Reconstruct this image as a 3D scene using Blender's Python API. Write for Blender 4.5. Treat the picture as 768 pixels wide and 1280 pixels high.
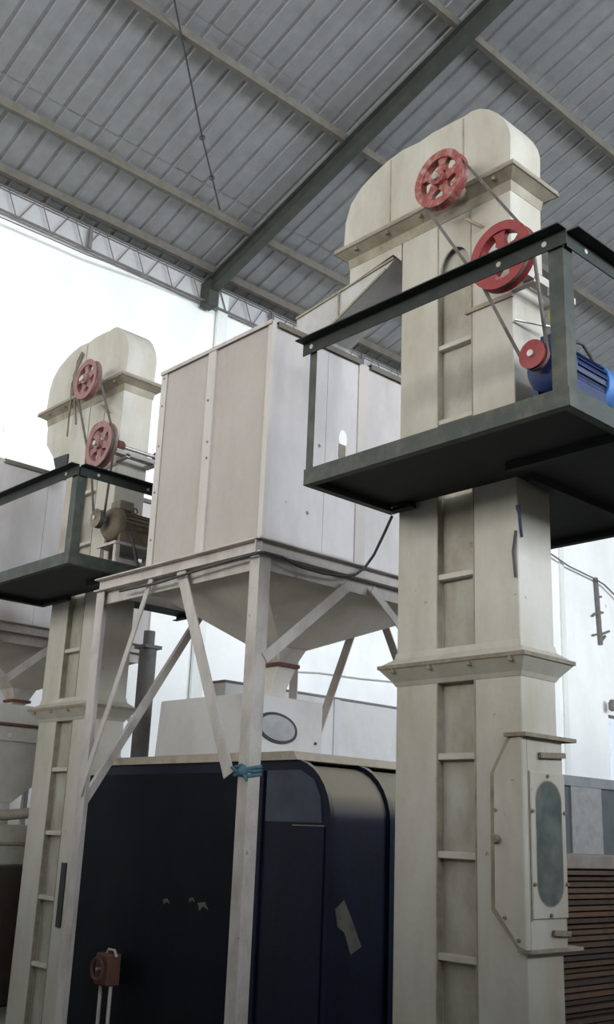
import bpy, math, random
import numpy as np
from mathutils import Vector, Matrix

random.seed(7)
for o in list(bpy.data.objects):
    bpy.data.objects.remove(o)
scene = bpy.context.scene
C = scene.collection

# ------------------------------------------------------------------ camera
F_PX = 1300.3
PITCH, ROLL, YAW = 0.29838682, 0.04059803, -0.74176029
EYE = np.array([0.0, 0.0, 1.55])
_cy, _sy, _cp, _sp, _cr, _sr = (math.cos(YAW), math.sin(YAW), math.cos(PITCH),
                                math.sin(PITCH), math.cos(ROLL), math.sin(ROLL))
FWD = np.array([-_sy * _cp, _cy * _cp, _sp])
_right = np.array([_cy, _sy, 0.0])
_up = np.cross(_right, FWD)
RIGHT = _cr * _right + _sr * _up
UP = -_sr * _right + _cr * _up
cam_data = bpy.data.cameras.new('camera')
cam = bpy.data.objects.new('camera', cam_data)
C.objects.link(cam)
m = Matrix.Identity(4)
for i in range(3):
    m[i][0], m[i][1], m[i][2], m[i][3] = RIGHT[i], UP[i], -FWD[i], EYE[i]
cam.matrix_world = m
cam_data.sensor_fit = 'VERTICAL'
cam_data.sensor_height = 24.0
cam_data.lens = F_PX / 1280.0 * 24.0
cam_data.clip_end = 200
scene.camera = cam


def P(px, py, **k):
    """pixel of the photograph -> point on the plane x=, y= or z= of the hall"""
    d = (px - 384) / F_PX * RIGHT - (py - 640) / F_PX * UP + FWD
    (a, v), = k.items()
    i = 'xyz'.index(a)
    return EYE + d * (v - EYE[i]) / d[i]


# ------------------------------------------------------------------ light
scene.view_settings.view_transform = 'Standard'
scene.view_settings.look = 'None'
scene.view_settings.gamma = 1.0
scene.view_settings.use_curve_mapping = False
scene.view_settings.exposure = 0.0

world = bpy.data.worlds.new('sky')
scene.world = world
world.use_nodes = True
bg = world.node_tree.nodes['Background']
bg.inputs[0].default_value = (0.80, 0.90, 1.0, 1)
bg.inputs[1].default_value = 1.2


def area(name, loc, rot, sx, sy, watts, col):
    l = bpy.data.lights.new(name, 'AREA')
    l.shape = 'RECTANGLE'
    l.size, l.size_y, l.energy, l.color = sx, sy, watts, col
    o = bpy.data.objects.new(name, l)
    o.location, o.rotation_euler = loc, rot
    C.objects.link(o)
    return o


# daylight through the long high opening of the far side wall (y = -16)
area('daylight_side_opening', (11, -15.7, 10.0), (math.radians(90), 0, 0), 38, 6.0, 7900, (0.865, 0.925, 1.0))
# area light added in an unseen end-wall opening for the machine fronts (x = -14)
area('end_fill_light', (-13.7, 5.5, 7.2), (math.radians(90), 0, math.radians(-90)), 15, 4.4, 2000, (1.0, 0.95, 0.88))
# low sun shining through the side opening onto the back wall
sun = bpy.data.lights.new('low_sun', 'SUN')
sun.energy, sun.angle, sun.color = 0.58, math.radians(3.0), (1.0, 0.985, 0.95)
sun_o = bpy.data.objects.new('low_sun', sun)
sun_o.rotation_euler = Vector((-0.06, 1.0, -0.095)).to_track_quat('-Z', 'Y').to_euler()
C.objects.link(sun_o)

# ------------------------------------------------------------------ materials
MATS = {}


def mat(name, base, dirt=None, amount=0.45, rough=0.6, metal=0.0, scale=3.0, streak=1.0,
        fine=0.12, bump=0.15, dust=None, spec=0.4, trans=0.0, chips=None):
    if name in MATS:
        return MATS[name]
    mm = bpy.data.materials.new(name)
    mm.use_nodes = True
    nt = mm.node_tree
    N, L = nt.nodes, nt.links
    bs = N['Principled BSDF']
    bs.inputs['Roughness'].default_value = rough
    bs.inputs['Metallic'].default_value = metal
    bs.inputs['Specular IOR Level'].default_value = spec
    tc = N.new('ShaderNodeTexCoord')
    mp = N.new('ShaderNodeMapping')
    mp.inputs['Scale'].default_value = (1, 1, 1 / streak)
    L.new(tc.outputs['Object'], mp.inputs['Vector'])
    n1 = N.new('ShaderNodeTexNoise')
    n1.inputs['Scale'].default_value = scale
    n1.inputs['Detail'].default_value = 6
    n1.inputs['Roughness'].default_value = 0.62
    L.new(mp.outputs[0], n1.inputs['Vector'])
    r1 = N.new('ShaderNodeValToRGB')
    r1.color_ramp.elements[0].position = max(0.0, 0.62 - amount * 0.4)
    r1.color_ramp.elements[1].position = min(1.0, 0.84 - amount * 0.15)
    r1.color_ramp.elements[0].color = (0, 0, 0, 1)
    r1.color_ramp.elements[1].color = (1, 1, 1, 1)
    L.new(n1.outputs['Fac'], r1.inputs['Fac'])
    n2 = N.new('ShaderNodeTexNoise')
    n2.inputs['Scale'].default_value = scale * 9
    n2.inputs['Detail'].default_value = 3
    L.new(tc.outputs['Object'], n2.inputs['Vector'])
    hsv = N.new('ShaderNodeMapRange')
    hsv.inputs['To Min'].default_value = 1 - fine
    hsv.inputs['To Max'].default_value = 1 + fine
    L.new(n2.outputs['Fac'], hsv.inputs['Value'])
    mix = N.new('ShaderNodeMix')
    mix.data_type = 'RGBA'
    mix.inputs['A'].default_value = (*base, 1)
    dd = dirt if dirt else tuple(c * 0.7 for c in base)
    mix.inputs['B'].default_value = (*dd, 1)
    L.new(r1.outputs['Color'], mix.inputs['Factor'])
    mul = N.new('ShaderNodeMix')
    mul.data_type = 'RGBA'
    mul.blend_type = 'MULTIPLY'
    mul.inputs['Factor'].default_value = 1.0
    L.new(mix.outputs['Result'], mul.inputs['A'])
    L.new(hsv.outputs[0], mul.inputs['B'])
    out = mul.outputs['Result']
    if chips:                                  # small scuffs where the paint has come off
        n3 = N.new('ShaderNodeTexNoise')
        n3.inputs['Scale'].default_value = chips[1]
        n3.inputs['Detail'].default_value = 4
        n3.inputs['Roughness'].default_value = 0.7
        L.new(tc.outputs['Object'], n3.inputs['Vector'])
        r3 = N.new('ShaderNodeValToRGB')
        r3.color_ramp.elements[0].position = 0.685
        r3.color_ramp.elements[1].position = 0.73
        L.new(n3.outputs['Fac'], r3.inputs['Fac'])
        mc_ = N.new('ShaderNodeMix')
        mc_.data_type = 'RGBA'
        mc_.inputs['B'].default_value = (*chips[0], 1)
        L.new(r3.outputs['Color'], mc_.inputs['Factor'])
        L.new(out, mc_.inputs['A'])
        out = mc_.outputs['Result']
    if dust:                                   # settled grain dust on upward faces
        ge = N.new('ShaderNodeNewGeometry')
        sp = N.new('ShaderNodeSeparateXYZ')
        L.new(ge.outputs['Normal'], sp.inputs[0])
        mr = N.new('ShaderNodeMapRange')
        mr.inputs['From Min'].default_value = 0.12
        mr.inputs['From Max'].default_value = 0.5
        L.new(sp.outputs['Z'], mr.inputs['Value'])
        md = N.new('ShaderNodeMix')
        md.data_type = 'RGBA'
        md.inputs['B'].default_value = (*dust, 1)
        L.new(mr.outputs[0], md.inputs['Factor'])
        L.new(out, md.inputs['A'])
        out = md.outputs['Result']
    L.new(out, bs.inputs['Base Color'])
    if trans:
        bs.inputs['Transmission Weight'].default_value = trans
    if bump:
        bp = N.new('ShaderNodeBump')
        bp.inputs['Strength'].default_value = bump
        bp.inputs['Distance'].default_value = 0.01
        L.new(n2.outputs['Fac'], bp.inputs['Height'])
        L.new(bp.outputs[0], bs.inputs['Normal'])
    MATS[name] = mm
    return mm


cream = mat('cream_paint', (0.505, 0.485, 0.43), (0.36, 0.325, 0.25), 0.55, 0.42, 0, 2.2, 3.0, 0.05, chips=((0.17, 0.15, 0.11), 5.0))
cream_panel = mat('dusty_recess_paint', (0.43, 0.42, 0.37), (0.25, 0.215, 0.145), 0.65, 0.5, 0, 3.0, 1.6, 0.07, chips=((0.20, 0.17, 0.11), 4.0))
cream_grime = mat('grimy_flange_paint', (0.34, 0.31, 0.235), (0.19, 0.165, 0.12), 0.6, 0.6, 0, 6.0, 1.0, 0.1)
edge_rust = mat('rusty_edge', (0.20, 0.17, 0.13), (0.30, 0.27, 0.2), 0.5, 0.8, 0, 12, 1, 0.2)
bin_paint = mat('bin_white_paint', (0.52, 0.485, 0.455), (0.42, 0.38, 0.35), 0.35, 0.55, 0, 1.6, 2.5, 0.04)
bin_front_shade = mat('bin_front_shade_paint', (0.42, 0.383, 0.357), (0.355, 0.32, 0.293), 0.45, 0.6, 0, 1.8, 3.0, 0.05)  # same bin paint, darkened to carry the shade of the front
bin_side_lit = mat('bin_side_lit_paint', (0.565, 0.54, 0.545), (0.40, 0.365, 0.34), 0.5, 0.45, 0, 1.6, 3.0, 0.04, chips=((0.30, 0.27, 0.24), 4.0))  # same bin paint, lightened to carry the light on the side
stand_paint = mat('stand_paint', (0.49, 0.455, 0.425), (0.31, 0.27, 0.235), 0.45, 0.5, 0, 5.0, 2.0, 0.08, chips=((0.20, 0.15, 0.12), 7.0))
cone_metal = mat('hopper_cone_paint', (0.66, 0.62, 0.56), (0.54, 0.50, 0.44), 0.5, 0.6, 0, 2.5, 1.0, 0.06)
rail_green = mat('rail_green_paint', (0.013, 0.020, 0.017), (0.03, 0.035, 0.028), 0.4, 0.6, 0, 8.0, 1.0, 0.15)
green = mat('dark_green_paint', (0.028, 0.038, 0.031), (0.085, 0.085, 0.064), 0.5, 0.5, 0, 7.0, 1.0, 0.15)
green_dark = mat('deck_underside_paint', (0.022, 0.026, 0.028), (0.035, 0.034, 0.03), 0.4, 0.7, 0, 4.0, 1.0, 0.1)
red = mat('red_pulley_paint', (0.27, 0.040, 0.043), (0.18, 0.030, 0.03), 0.4, 0.45, 0, 14, 1, 0.12)
red_worn = mat('worn_red_pulley_paint', (0.27, 0.060, 0.052), (0.42, 0.33, 0.29), 0.40, 0.5, 0, 16, 1, 0.15)
red_dusty = mat('dusty_red_pulley_paint', (0.27, 0.12, 0.108), (0.34, 0.23, 0.21), 0.5, 0.6, 0, 10, 1, 0.12)
blue = mat('blue_motor_paint', (0.018, 0.036, 0.115), (0.010, 0.017, 0.045), 0.4, 0.4, 0, 12, 1, 0.15)
blue_light = mat('bright_blue_paint', (0.10, 0.25, 0.60), (0.06, 0.14, 0.36), 0.4, 0.4, 0, 12, 1, 0.1)
steel = mat('bare_steel', (0.52, 0.51, 0.48), (0.33, 0.29, 0.24), 0.4, 0.4, 0.7, 20, 1, 0.1)
brass = mat('oily_brass', (0.38, 0.30, 0.14), (0.24, 0.17, 0.08), 0.5, 0.5, 0.4, 18, 1, 0.15)
belt_mat = mat('rubber_belt', (0.10, 0.09, 0.08), (0.17, 0.15, 0.13), 0.5, 0.8, 0, 14, 1, 0.1)
cable_mat = mat('black_cable', (0.045, 0.045, 0.048), (0.10, 0.09, 0.085), 0.4, 0.6, 0, 20, 1, 0.1)
brown_motor = mat('oily_brown_motor', (0.19, 0.155, 0.11), (0.10, 0.08, 0.055), 0.5, 0.6, 0, 9, 1, 0.2)
rust = mat('rust_brown', (0.13, 0.055, 0.04), (0.08, 0.045, 0.035), 0.5, 0.85, 0, 14, 1, 0.2)
dryer_blue = mat('navy_dryer_paint', (0.007, 0.009, 0.024), (0.004, 0.005, 0.010), 0.45, 0.4, 0, 3.0, 2.0, 0.15, dust=(0.30, 0.265, 0.21), spec=0.15)
dryer_black = mat('black_dryer_paint', (0.0035, 0.004, 0.008), (0.006, 0.007, 0.009), 0.45, 0.6, 0, 3.0, 2.0, 0.15, spec=0.1)
dust_top = mat('dust_covered_lid', (0.42, 0.37, 0.30), (0.28, 0.25, 0.2), 0.4, 0.9, 0, 6.0, 1.0, 0.12)
white_sheet = mat('white_sheet_metal', (0.54, 0.53, 0.515), (0.43, 0.41, 0.385), 0.35, 0.5, 0, 1.8, 2.0, 0.04)
black_rubber = mat('black_rubber_seal', (0.03, 0.03, 0.032), None, 0.4, 0.6, 0, 20, 1, 0.1)
grey_glass = mat('dusty_glass', (0.26, 0.26, 0.27), (0.36, 0.35, 0.33), 0.5, 0.25, 0, 6, 1, 0.08, 0.03, spec=0.6)
green_glass = mat('dusty_green_glass', (0.075, 0.09, 0.088), (0.17, 0.185, 0.17), 0.6, 0.22, 0, 5, 1, 0.1, 0.03, spec=0.6)
roof_metal = mat('dull_roof_sheet', (0.29, 0.298, 0.30), (0.205, 0.205, 0.20), 0.45, 0.55, 0.15, 1.2, 1.0, 0.05, 0.05)
purlin_paint = mat('dusty_purlin_paint', (0.15, 0.135, 0.11), (0.10, 0.088, 0.07), 0.45, 0.7, 0, 5, 1, 0.12)
rafter_paint = mat('dark_rafter_paint', (0.045, 0.052, 0.045), (0.07, 0.072, 0.06), 0.4, 0.6, 0, 4, 1, 0.12)
truss_paint = mat('grey_truss_paint', (0.17, 0.16, 0.155), (0.12, 0.11, 0.10), 0.4, 0.7, 0, 8, 1, 0.1)
shade_and_trim_mat = mat('grey_shade_and_trim', (0.52, 0.52, 0.52), (0.44, 0.43, 0.42), 0.4, 0.8, 0, 2, 1, 0.05)
plaster = mat('white_plaster', (0.93, 0.935, 0.925), (0.76, 0.80, 0.79), 0.45, 0.85, 0, 0.9, 2.5, 0.03, 0.1, chips=((0.50, 0.52, 0.50), 1.1))
pilaster_mat = mat('pilaster_plaster', (0.80, 0.83, 0.80), (0.66, 0.69, 0.66), 0.4, 0.85, 0, 1.5, 3, 0.03)
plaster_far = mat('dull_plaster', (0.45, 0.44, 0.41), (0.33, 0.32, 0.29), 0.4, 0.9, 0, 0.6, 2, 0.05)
concrete = mat('dusty_concrete', (0.21, 0.20, 0.175), (0.15, 0.14, 0.12), 0.5, 0.9, 0, 1.3, 1, 0.08)
grey_steel = mat('grey_cabinet_paint', (0.19, 0.20, 0.205), (0.14, 0.145, 0.15), 0.4, 0.6, 0, 4, 1, 0.1)
grey_pale = mat('pale_grey_panel', (0.24, 0.24, 0.235), (0.17, 0.17, 0.165), 0.5, 0.7, 0, 9, 1, 0.15)
grey_deep = mat('deep_grey_panel', (0.075, 0.085, 0.09), (0.05, 0.058, 0.062), 0.4, 0.6, 0, 5, 1, 0.1)
board_mat = [mat('brown_board_%d' % i, c, tuple(v * 0.6 for v in c), 0.5, 0.85, 0, 6, 1, 0.2) for i, c in
             enumerate([(0.075, 0.047, 0.032), (0.098, 0.060, 0.038), (0.052, 0.035, 0.026)])]
pale_board = mat('pale_board', (0.22, 0.19, 0.17), (0.15, 0.13, 0.11), 0.5, 0.8, 0, 5, 1, 0.1)
rope_mat = mat('blue_rope', (0.065, 0.15, 0.19), (0.04, 0.09, 0.12), 0.5, 0.9, 0, 40, 1, 0.2)
dark_brown = mat('dark_brown_casing', (0.055, 0.036, 0.028), (0.032, 0.024, 0.02), 0.5, 0.7, 0, 4, 1, 0.2)
paper = mat('torn_paper', (0.11, 0.105, 0.092), (0.035, 0.035, 0.033), 0.5, 0.9, 0, 8, 1, 0.1)
pane_mat = mat('bright_window_pane', (0.9, 0.92, 0.95), None, 0.2, 0.05, 0, 4, 1, 0.02, 0, trans=1.0)


# ------------------------------------------------------------------ mesh helpers
class MB:
    def __init__(s):
        s.v, s.f = [], []

    def add(s, verts, faces):
        n = len(s.v)
        s.v += [tuple(map(float, q)) for q in verts]
        s.f += [tuple(i + n for i in f) for f in faces]
        return s

    def box(s, x0, x1, y0, y1, z0, z1):
        return s.add([(x0, y0, z0), (x1, y0, z0), (x1, y1, z0), (x0, y1, z0),
                      (x0, y0, z1), (x1, y0, z1), (x1, y1, z1), (x0, y1, z1)],
                     [(3, 2, 1, 0), (4, 5, 6, 7), (0, 1, 5, 4), (1, 2, 6, 5), (2, 3, 7, 6), (3, 0, 4, 7)])

    def prism(s, poly, origin, a, b, vec):
        o, a, b, vec = (np.array(t, float) for t in (origin, a, b, vec))
        n = len(poly)
        area2 = sum(poly[i][0] * poly[(i + 1) % n][1] - poly[(i + 1) % n][0] * poly[i][1] for i in range(n))
        if (area2 > 0) != (np.dot(np.cross(a, b), vec) > 0):
            poly = poly[::-1]
        lo = [o + a * p[0] + b * p[1] for p in poly]
        hi = [q + vec for q in lo]
        return s.add(lo + hi, [tuple(range(n - 1, -1, -1)), tuple(range(n, 2 * n))] +
                     [(i, (i + 1) % n, n + (i + 1) % n, n + i) for i in range(n)])

    def beam(s, p, q, w, h, up=(0, 0, 1)):
        p, q, up = (np.array(t, float) for t in (p, q, up))
        d = q - p
        sd = np.cross(d, up)
        sd /= np.linalg.norm(sd)
        u2 = np.cross(sd, d)
        u2 /= np.linalg.norm(u2)
        return s.prism([(-w / 2, -h / 2), (w / 2, -h / 2), (w / 2, h / 2), (-w / 2, h / 2)], p, sd, u2, d)

    def angle(s, p, q, a, b, la, lb, t=0.008):
        """L bar from p to q; flanges run along a (length la) and b (length lb) from the outer corner p"""
        return s.prism([(0, 0), (la, 0), (la, t), (t, t), (t, lb), (0, lb)], p, a, b, np.array(q, float) - np.array(p, float))

    def tube(s, pts, r, n=8):
        pts = [np.array(p, float) for p in pts]
        rings = []
        ref = None
        for i, p in enumerate(pts):
            d = pts[min(i + 1, len(pts) - 1)] - pts[max(i - 1, 0)]
            d /= np.linalg.norm(d)
            if ref is None:
                ref = np.array([0, 0, 1.0]) if abs(d[2]) < 0.9 else np.array([1.0, 0, 0])
            a = ref - d * np.dot(ref, d)
            a /= np.linalg.norm(a)
            ref = a
            b = np.cross(d, a)
            rr = r[i] if isinstance(r, (list, tuple)) else r
            rings.append([p + rr * (math.cos(2 * math.pi * k / n) * a + math.sin(2 * math.pi * k / n) * b) for k in range(n)])
        fs = []
        for i in range(len(pts) - 1):
            for k in range(n):
                fs.append((i * n + k, i * n + (k + 1) % n, (i + 1) * n + (k + 1) % n, (i + 1) * n + k))
        fs.append(tuple(range(n - 1, -1, -1)))
        fs.append(tuple((len(pts) - 1) * n + k for k in range(n)))
        return s.add([v for ring in rings for v in ring], fs)

    def lathe(s, prof, origin, axis, n=24, closed=False):
        """prof: list of (radius, distance along axis)"""
        o, ax = np.array(origin, float), np.array(axis, float)
        ax /= np.linalg.norm(ax)
        ref = np.array([0, 0, 1.0]) if abs(ax[2]) < 0.9 else np.array([1.0, 0, 0])
        a = np.cross(ref, ax)
        a /= np.linalg.norm(a)
        b = np.cross(ax, a)
        vs = []
        for r, t in prof:
            for k in range(n):
                w = 2 * math.pi * k / n
                vs.append(o + ax * t + r * (math.cos(w) * a + math.sin(w) * b))
        fs = []
        mrows = len(prof)
        for i in range(mrows if closed else mrows - 1):
            j = (i + 1) % mrows
            for k in range(n):
                fs.append((i * n + k, i * n + (k + 1) % n, j * n + (k + 1) % n, j * n + k))
        if not closed:
            fs.append(tuple(range(n - 1, -1, -1)))
            fs.append(tuple((mrows - 1) * n + k for k in range(n)))
        return s.add(vs, fs)

    def loft(s, rings, cap=True):
        n = len(rings[0])
        vs = [v for r in rings for v in r]
        fs = []
        for i in range(len(rings) - 1):
            for k in range(n):
                fs.append((i * n + k, i * n + (k + 1) % n, (i + 1) * n + (k + 1) % n, (i + 1) * n + k))
        if cap:
            fs.append(tuple(range(n - 1, -1, -1)))
            fs.append(tuple((len(rings) - 1) * n + k for k in range(n)))
        return s.add(vs, fs)

    def mesh(s, name, origin=(0, 0, 0), smooth=None):
        me = bpy.data.meshes.new(name)
        ox, oy, oz = origin
        me.from_pydata([(x - ox, y - oy, z - oz) for x, y, z in s.v], [], s.f)
        me.validate()
        import bmesh
        bm = bmesh.new()
        bm.from_mesh(me)
        bmesh.ops.recalc_face_normals(bm, faces=bm.faces)
        bm.to_mesh(me)
        bm.free()
        if smooth is not None:
            for p in me.polygons:
                p.use_smooth = True
            me.set_sharp_from_angle(angle=math.radians(smooth))
        return me


BASE = {}


def tag(o, label=None, cat=None, group=None, kind=None):
    if label:
        o['label'] = label
    if cat:
        o['category'] = cat
    if group:
        o['group'] = group
    if kind:
        o['kind'] = kind
    return o


def thing(name, label, cat, loc, group=None, kind=None):
    o = bpy.data.objects.new(name, None)
    o.empty_display_size = 0.1
    C.objects.link(o)
    o.location = loc
    BASE[o.name] = tuple(loc)
    return tag(o, label, cat, group, kind)


def part(name, mb, material, parent, smooth=None, bevel=0.0, label=None, kind=None):
    base = BASE[parent.name]
    me = mb.mesh(name, base, smooth)
    me.materials.append(material)
    o = bpy.data.objects.new(name, me)
    C.objects.link(o)
    o.parent = parent
    BASE[o.name] = base
    if bevel:
        md = o.modifiers.new('edge', 'BEVEL')
        md.width, md.segments, md.limit_method = bevel, 1, 'ANGLE'
    return tag(o, label, kind=kind)


def solo(name, mb, material, label=None, cat=None, group=None, kind=None, smooth=None, bevel=0.0):
    a = np.array(mb.v)
    lo, hi = a.min(0), a.max(0)
    org = ((lo[0] + hi[0]) / 2, (lo[1] + hi[1]) / 2, lo[2])
    me = mb.mesh(name, org, smooth)
    me.materials.append(material)
    o = bpy.data.objects.new(name, me)
    C.objects.link(o)
    o.location = org
    BASE[o.name] = org
    if bevel:
        md = o.modifiers.new('edge', 'BEVEL')
        md.width, md.segments, md.limit_method = bevel, 1, 'ANGLE'
    return tag(o, label, cat, group, kind)


def rect_ring(x0, x1, y0, y1, z, off):
    return [(x0 - off, y0 - off, z), (x1 + off, y0 - off, z), (x1 + off, y1 + off, z), (x0 - off, y1 + off, z)]


AX, AY, AZ = (1, 0, 0), (0, 1, 0), (0, 0, 1)

# ------------------------------------------------------------------ the hall
FZ = -0.42                      # floor level (the camera is held overhead)
YW = 14.0                       # inside face of the long back wall
ROOF0, SLOPE = 11.2, 0.335      # roof height at the back wall, pitch
RIDGE_Y = -1.0


def roof_z(y):
    return ROOF0 + SLOPE * (YW - y) if y > RIDGE_Y else ROOF0 + SLOPE * (YW - RIDGE_Y) - SLOPE * (RIDGE_Y - y)


HX0, HX1, HY0 = -14, 34, -16
solo('floor', MB().box(HX0, HX1, HY0, YW, FZ - 0.15, FZ), concrete, kind='structure')
# back wall with a small bright window opening at x 23.25..24.2
wx0, wx1, wz0, wz1 = 23.22, 24.3, 2.6, 4.62
wb = MB()
wb.box(HX0, wx0, YW, YW + 0.25, FZ, 11.45)
wb.box(wx1, HX1, YW, YW + 0.25, FZ, 11.45)
wb.box(wx0, wx1, YW, YW + 0.25, FZ, wz0)
wb.box(wx0, wx1, YW, YW + 0.25, wz1, 11.45)
wall_back = solo('wall_back', wb, plaster, kind='structure')
win = thing('window_1', None, None, (wx0 + 0.5, YW + 0.1, wz0), kind='structure')
part('pane', MB().box(wx0 + 0.05, wx1 - 0.05, YW + 0.11, YW + 0.12, wz0 + 0.05, wz1 - 0.05), pane_mat, win)
fr = MB()
fr.box(wx0, wx0 + 0.05, YW + 0.06, YW + 0.16, wz0, wz1)
fr.box(wx1 - 0.05, wx1, YW + 0.06, YW + 0.16, wz0, wz1)
fr.box(wx0, wx1, YW + 0.06, YW + 0.16, wz0, wz0 + 0.05)
fr.box(wx0, wx1, YW + 0.06, YW + 0.16, wz1 - 0.05, wz1)
part('window_frame', fr, truss_paint, win)
# far side wall with the long high opening z 7..13
ws = MB()
ws.box(HX0, HX1, HY0 - 0.25, HY0, FZ, 6.9)
ws.box(HX0, -8.2, HY0 - 0.25, HY0, 6.9, 13.1)
ws.box(30.2, HX1, HY0 - 0.25, HY0, 6.9, 13.1)
solo('wall_front', ws, plaster_far, kind='structure')
gable = [(HY0, 11.2), (RIDGE_Y, roof_z(RIDGE_Y)), (YW, 11.2)]
we = MB()
we.box(HX0 - 0.25, HX0, HY0, YW, FZ, 4.9)
we.box(HX0 - 0.25, HX0, HY0, -2.1, 4.9, 9.5)
we.box(HX0 - 0.25, HX0, 13.1, YW, 4.9, 9.5)
we.box(HX0 - 0.25, HX0, HY0, YW, 9.5, 11.2)
we.prism(gable, (HX0 - 0.25, 0, 0), AY, AZ, (0.25, 0, 0))
solo('wall_left', we, plaster_far, kind='structure')
wr = MB()
wr.box(HX1, HX1 + 0.25, HY0, YW, FZ, 11.2)
wr.prism(gable, (HX1, 0, 0), AY, AZ, (0.25, 0, 0))
solo('wall_right', wr, plaster_far, kind='structure')
# unseen partitions added to shade the low parts of the machines
solo('shade_wall_front', MB().box(-2.5, 26, -3.2, -3.0, FZ, 4.6), plaster_far, kind='structure')
solo('shade_wall_left', MB().box(-2.7, -2.5, -3.2, YW, FZ, 4.3), plaster_far, kind='structure')

# roof: ribbed sheets, each its own part, lapped in rows down the slope
ceiling = thing('ceiling', None, None, (13, 8.5, ROOF0), kind='structure')
PITCH_R = 0.33


def sheet_mesh(length):
    prof = []
    for k in range(3):
        x = k * PITCH_R
        prof += [(x, 0.0), (x + 0.125, 0.004), (x + 0.25, 0.0), (x + 0.27, 0.032), (x + 0.31, 0.032)]
    prof.append((3 * PITCH_R, 0.0))
    prof.append((3 * PITCH_R + 0.03, 0.004))
    cosl = 1 / math.hypot(1, SLOPE)
    vs, fs = [], []
    n = len(prof)
    for t in (0.0, length):
        for x, h in prof:
            vs.append((x, -t * cosl, t * cosl * SLOPE + h))
    for k in range(n - 1):
        fs.append((k, k + 1, n + k + 1, n + k))
    me = bpy.data.meshes.new('roof_sheet')
    me.from_pydata(vs, [], fs)
    me.materials.append(roof_metal)
    return me


rows = [(14.35, 2.15), (12.62, 2.65), (10.38, 2.65), (8.05, 2.65), (5.72, 2.65), (3.40, 2.65), (1.08, 2.3)]
for ri, (y0, ln) in enumerate(rows):
    me = sheet_mesh(ln)
    for k in range(3, 34):
        o = bpy.data.objects.new('roof_sheet', me)
        C.objects.link(o)
        o.parent = ceiling
        o.location = (0.13 + k * 3 * PITCH_R - 13, y0 - 8.5, roof_z(y0) + 0.012 * ri + random.uniform(0, 0.006) - ROOF0)
part('roof_slope', MB().prism([(HY0 + 0.2, roof_z(HY0 + 0.2) + 2.0), (RIDGE_Y + 0.05, roof_z(RIDGE_Y - 0.01)), (RIDGE_Y + 0.05, roof_z(RIDGE_Y - 0.01) + 0.1),
                         (HY0 + 0.2, roof_z(HY0 + 0.2) + 2.1)], (HX0 - 0.2, 0, 0), AY, AZ, (HX1 - HX0 + 0.4, 0, 0)), roof_metal, ceiling)
part('roof_slope', MB().prism([(RIDGE_Y, roof_z(RIDGE_Y + 0.01)), (14.35, roof_z(14.35)), (14.35, roof_z(14.35) + 0.05), (RIDGE_Y, roof_z(RIDGE_Y + 0.01) + 0.05)],
                              (3.1, 0, 0.16), AY, AZ, (HX1 - 3.1, 0, 0)), roof_metal, ceiling)
part('roof_slope', MB().prism([(RIDGE_Y, roof_z(RIDGE_Y + 0.01)), (14.35, roof_z(14.35)), (14.35, roof_z(14.35) + 0.05), (RIDGE_Y, roof_z(RIDGE_Y + 0.01) + 0.05)],
                              (HX0, 0, 0.16), AY, AZ, (3.1 - HX0, 0, 0)), roof_metal, ceiling)

# purlins (channel bars, open side up-slope)
PUR = ('dusty steel purlin just inside the eave truss', 'second purlin from the eave truss, its lower flange pale with dust', 'third purlin from the eave truss, crossing behind the tall elevator head',
       'fourth purlin from the eave truss, above the tall elevator', 'fifth purlin from the eave truss', 'sixth purlin from the eave truss', 'seventh purlin from the eave truss')
for pi_, y in enumerate((13.62, 12.60, 10.31, 7.97, 5.65, 3.33, 1.0)):
    z = roof_z(y) - 0.02
    solo('purlin', MB().prism([(0, 0), (0, -0.14), (0.085, -0.14), (0.085, -0.118), (0.018, -0.118), (0.018, 0)], (3.1, y, z), AY, AZ, (30.8, 0, 0)),
         purlin_paint, PUR[pi_], 'beam', 'roof purlins')
# rafters (I beams); one shows, the neighbours stand a bay away
for x in (10.04,):
    y0, y1 = YW - 0.05, RIDGE_Y
    dz = -0.155
    raf = MB()
    sec = [(-0.09, -0.30), (0.09, -0.30), (0.09, -0.28), (0.012, -0.28), (0.012, -0.02), (0.09, -0.02), (0.09, 0), (-0.09, 0),
           (-0.09, -0.02), (-0.012, -0.02), (-0.012, -0.28), (-0.09, -0.28)]
    raf.prism(sec, (x, y0, roof_z(y0) + dz + 0.01), AX, AZ, (0, y1 - y0, roof_z(y1 + 0.001) - roof_z(y0)))
    r = thing('roof_rafter', 'dark painted steel rafter rising diagonally across the roof', 'beam', (x, y0, roof_z(y0) - 0.45))
    part('i_beam', raf, rafter_paint, r)
    part('end_bracket', MB().box(x - 0.11, x + 0.10, YW - 0.32, YW - 0.06, roof_z(YW) - 0.62, roof_z(YW) - 0.14), rafter_paint, r)

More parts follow.
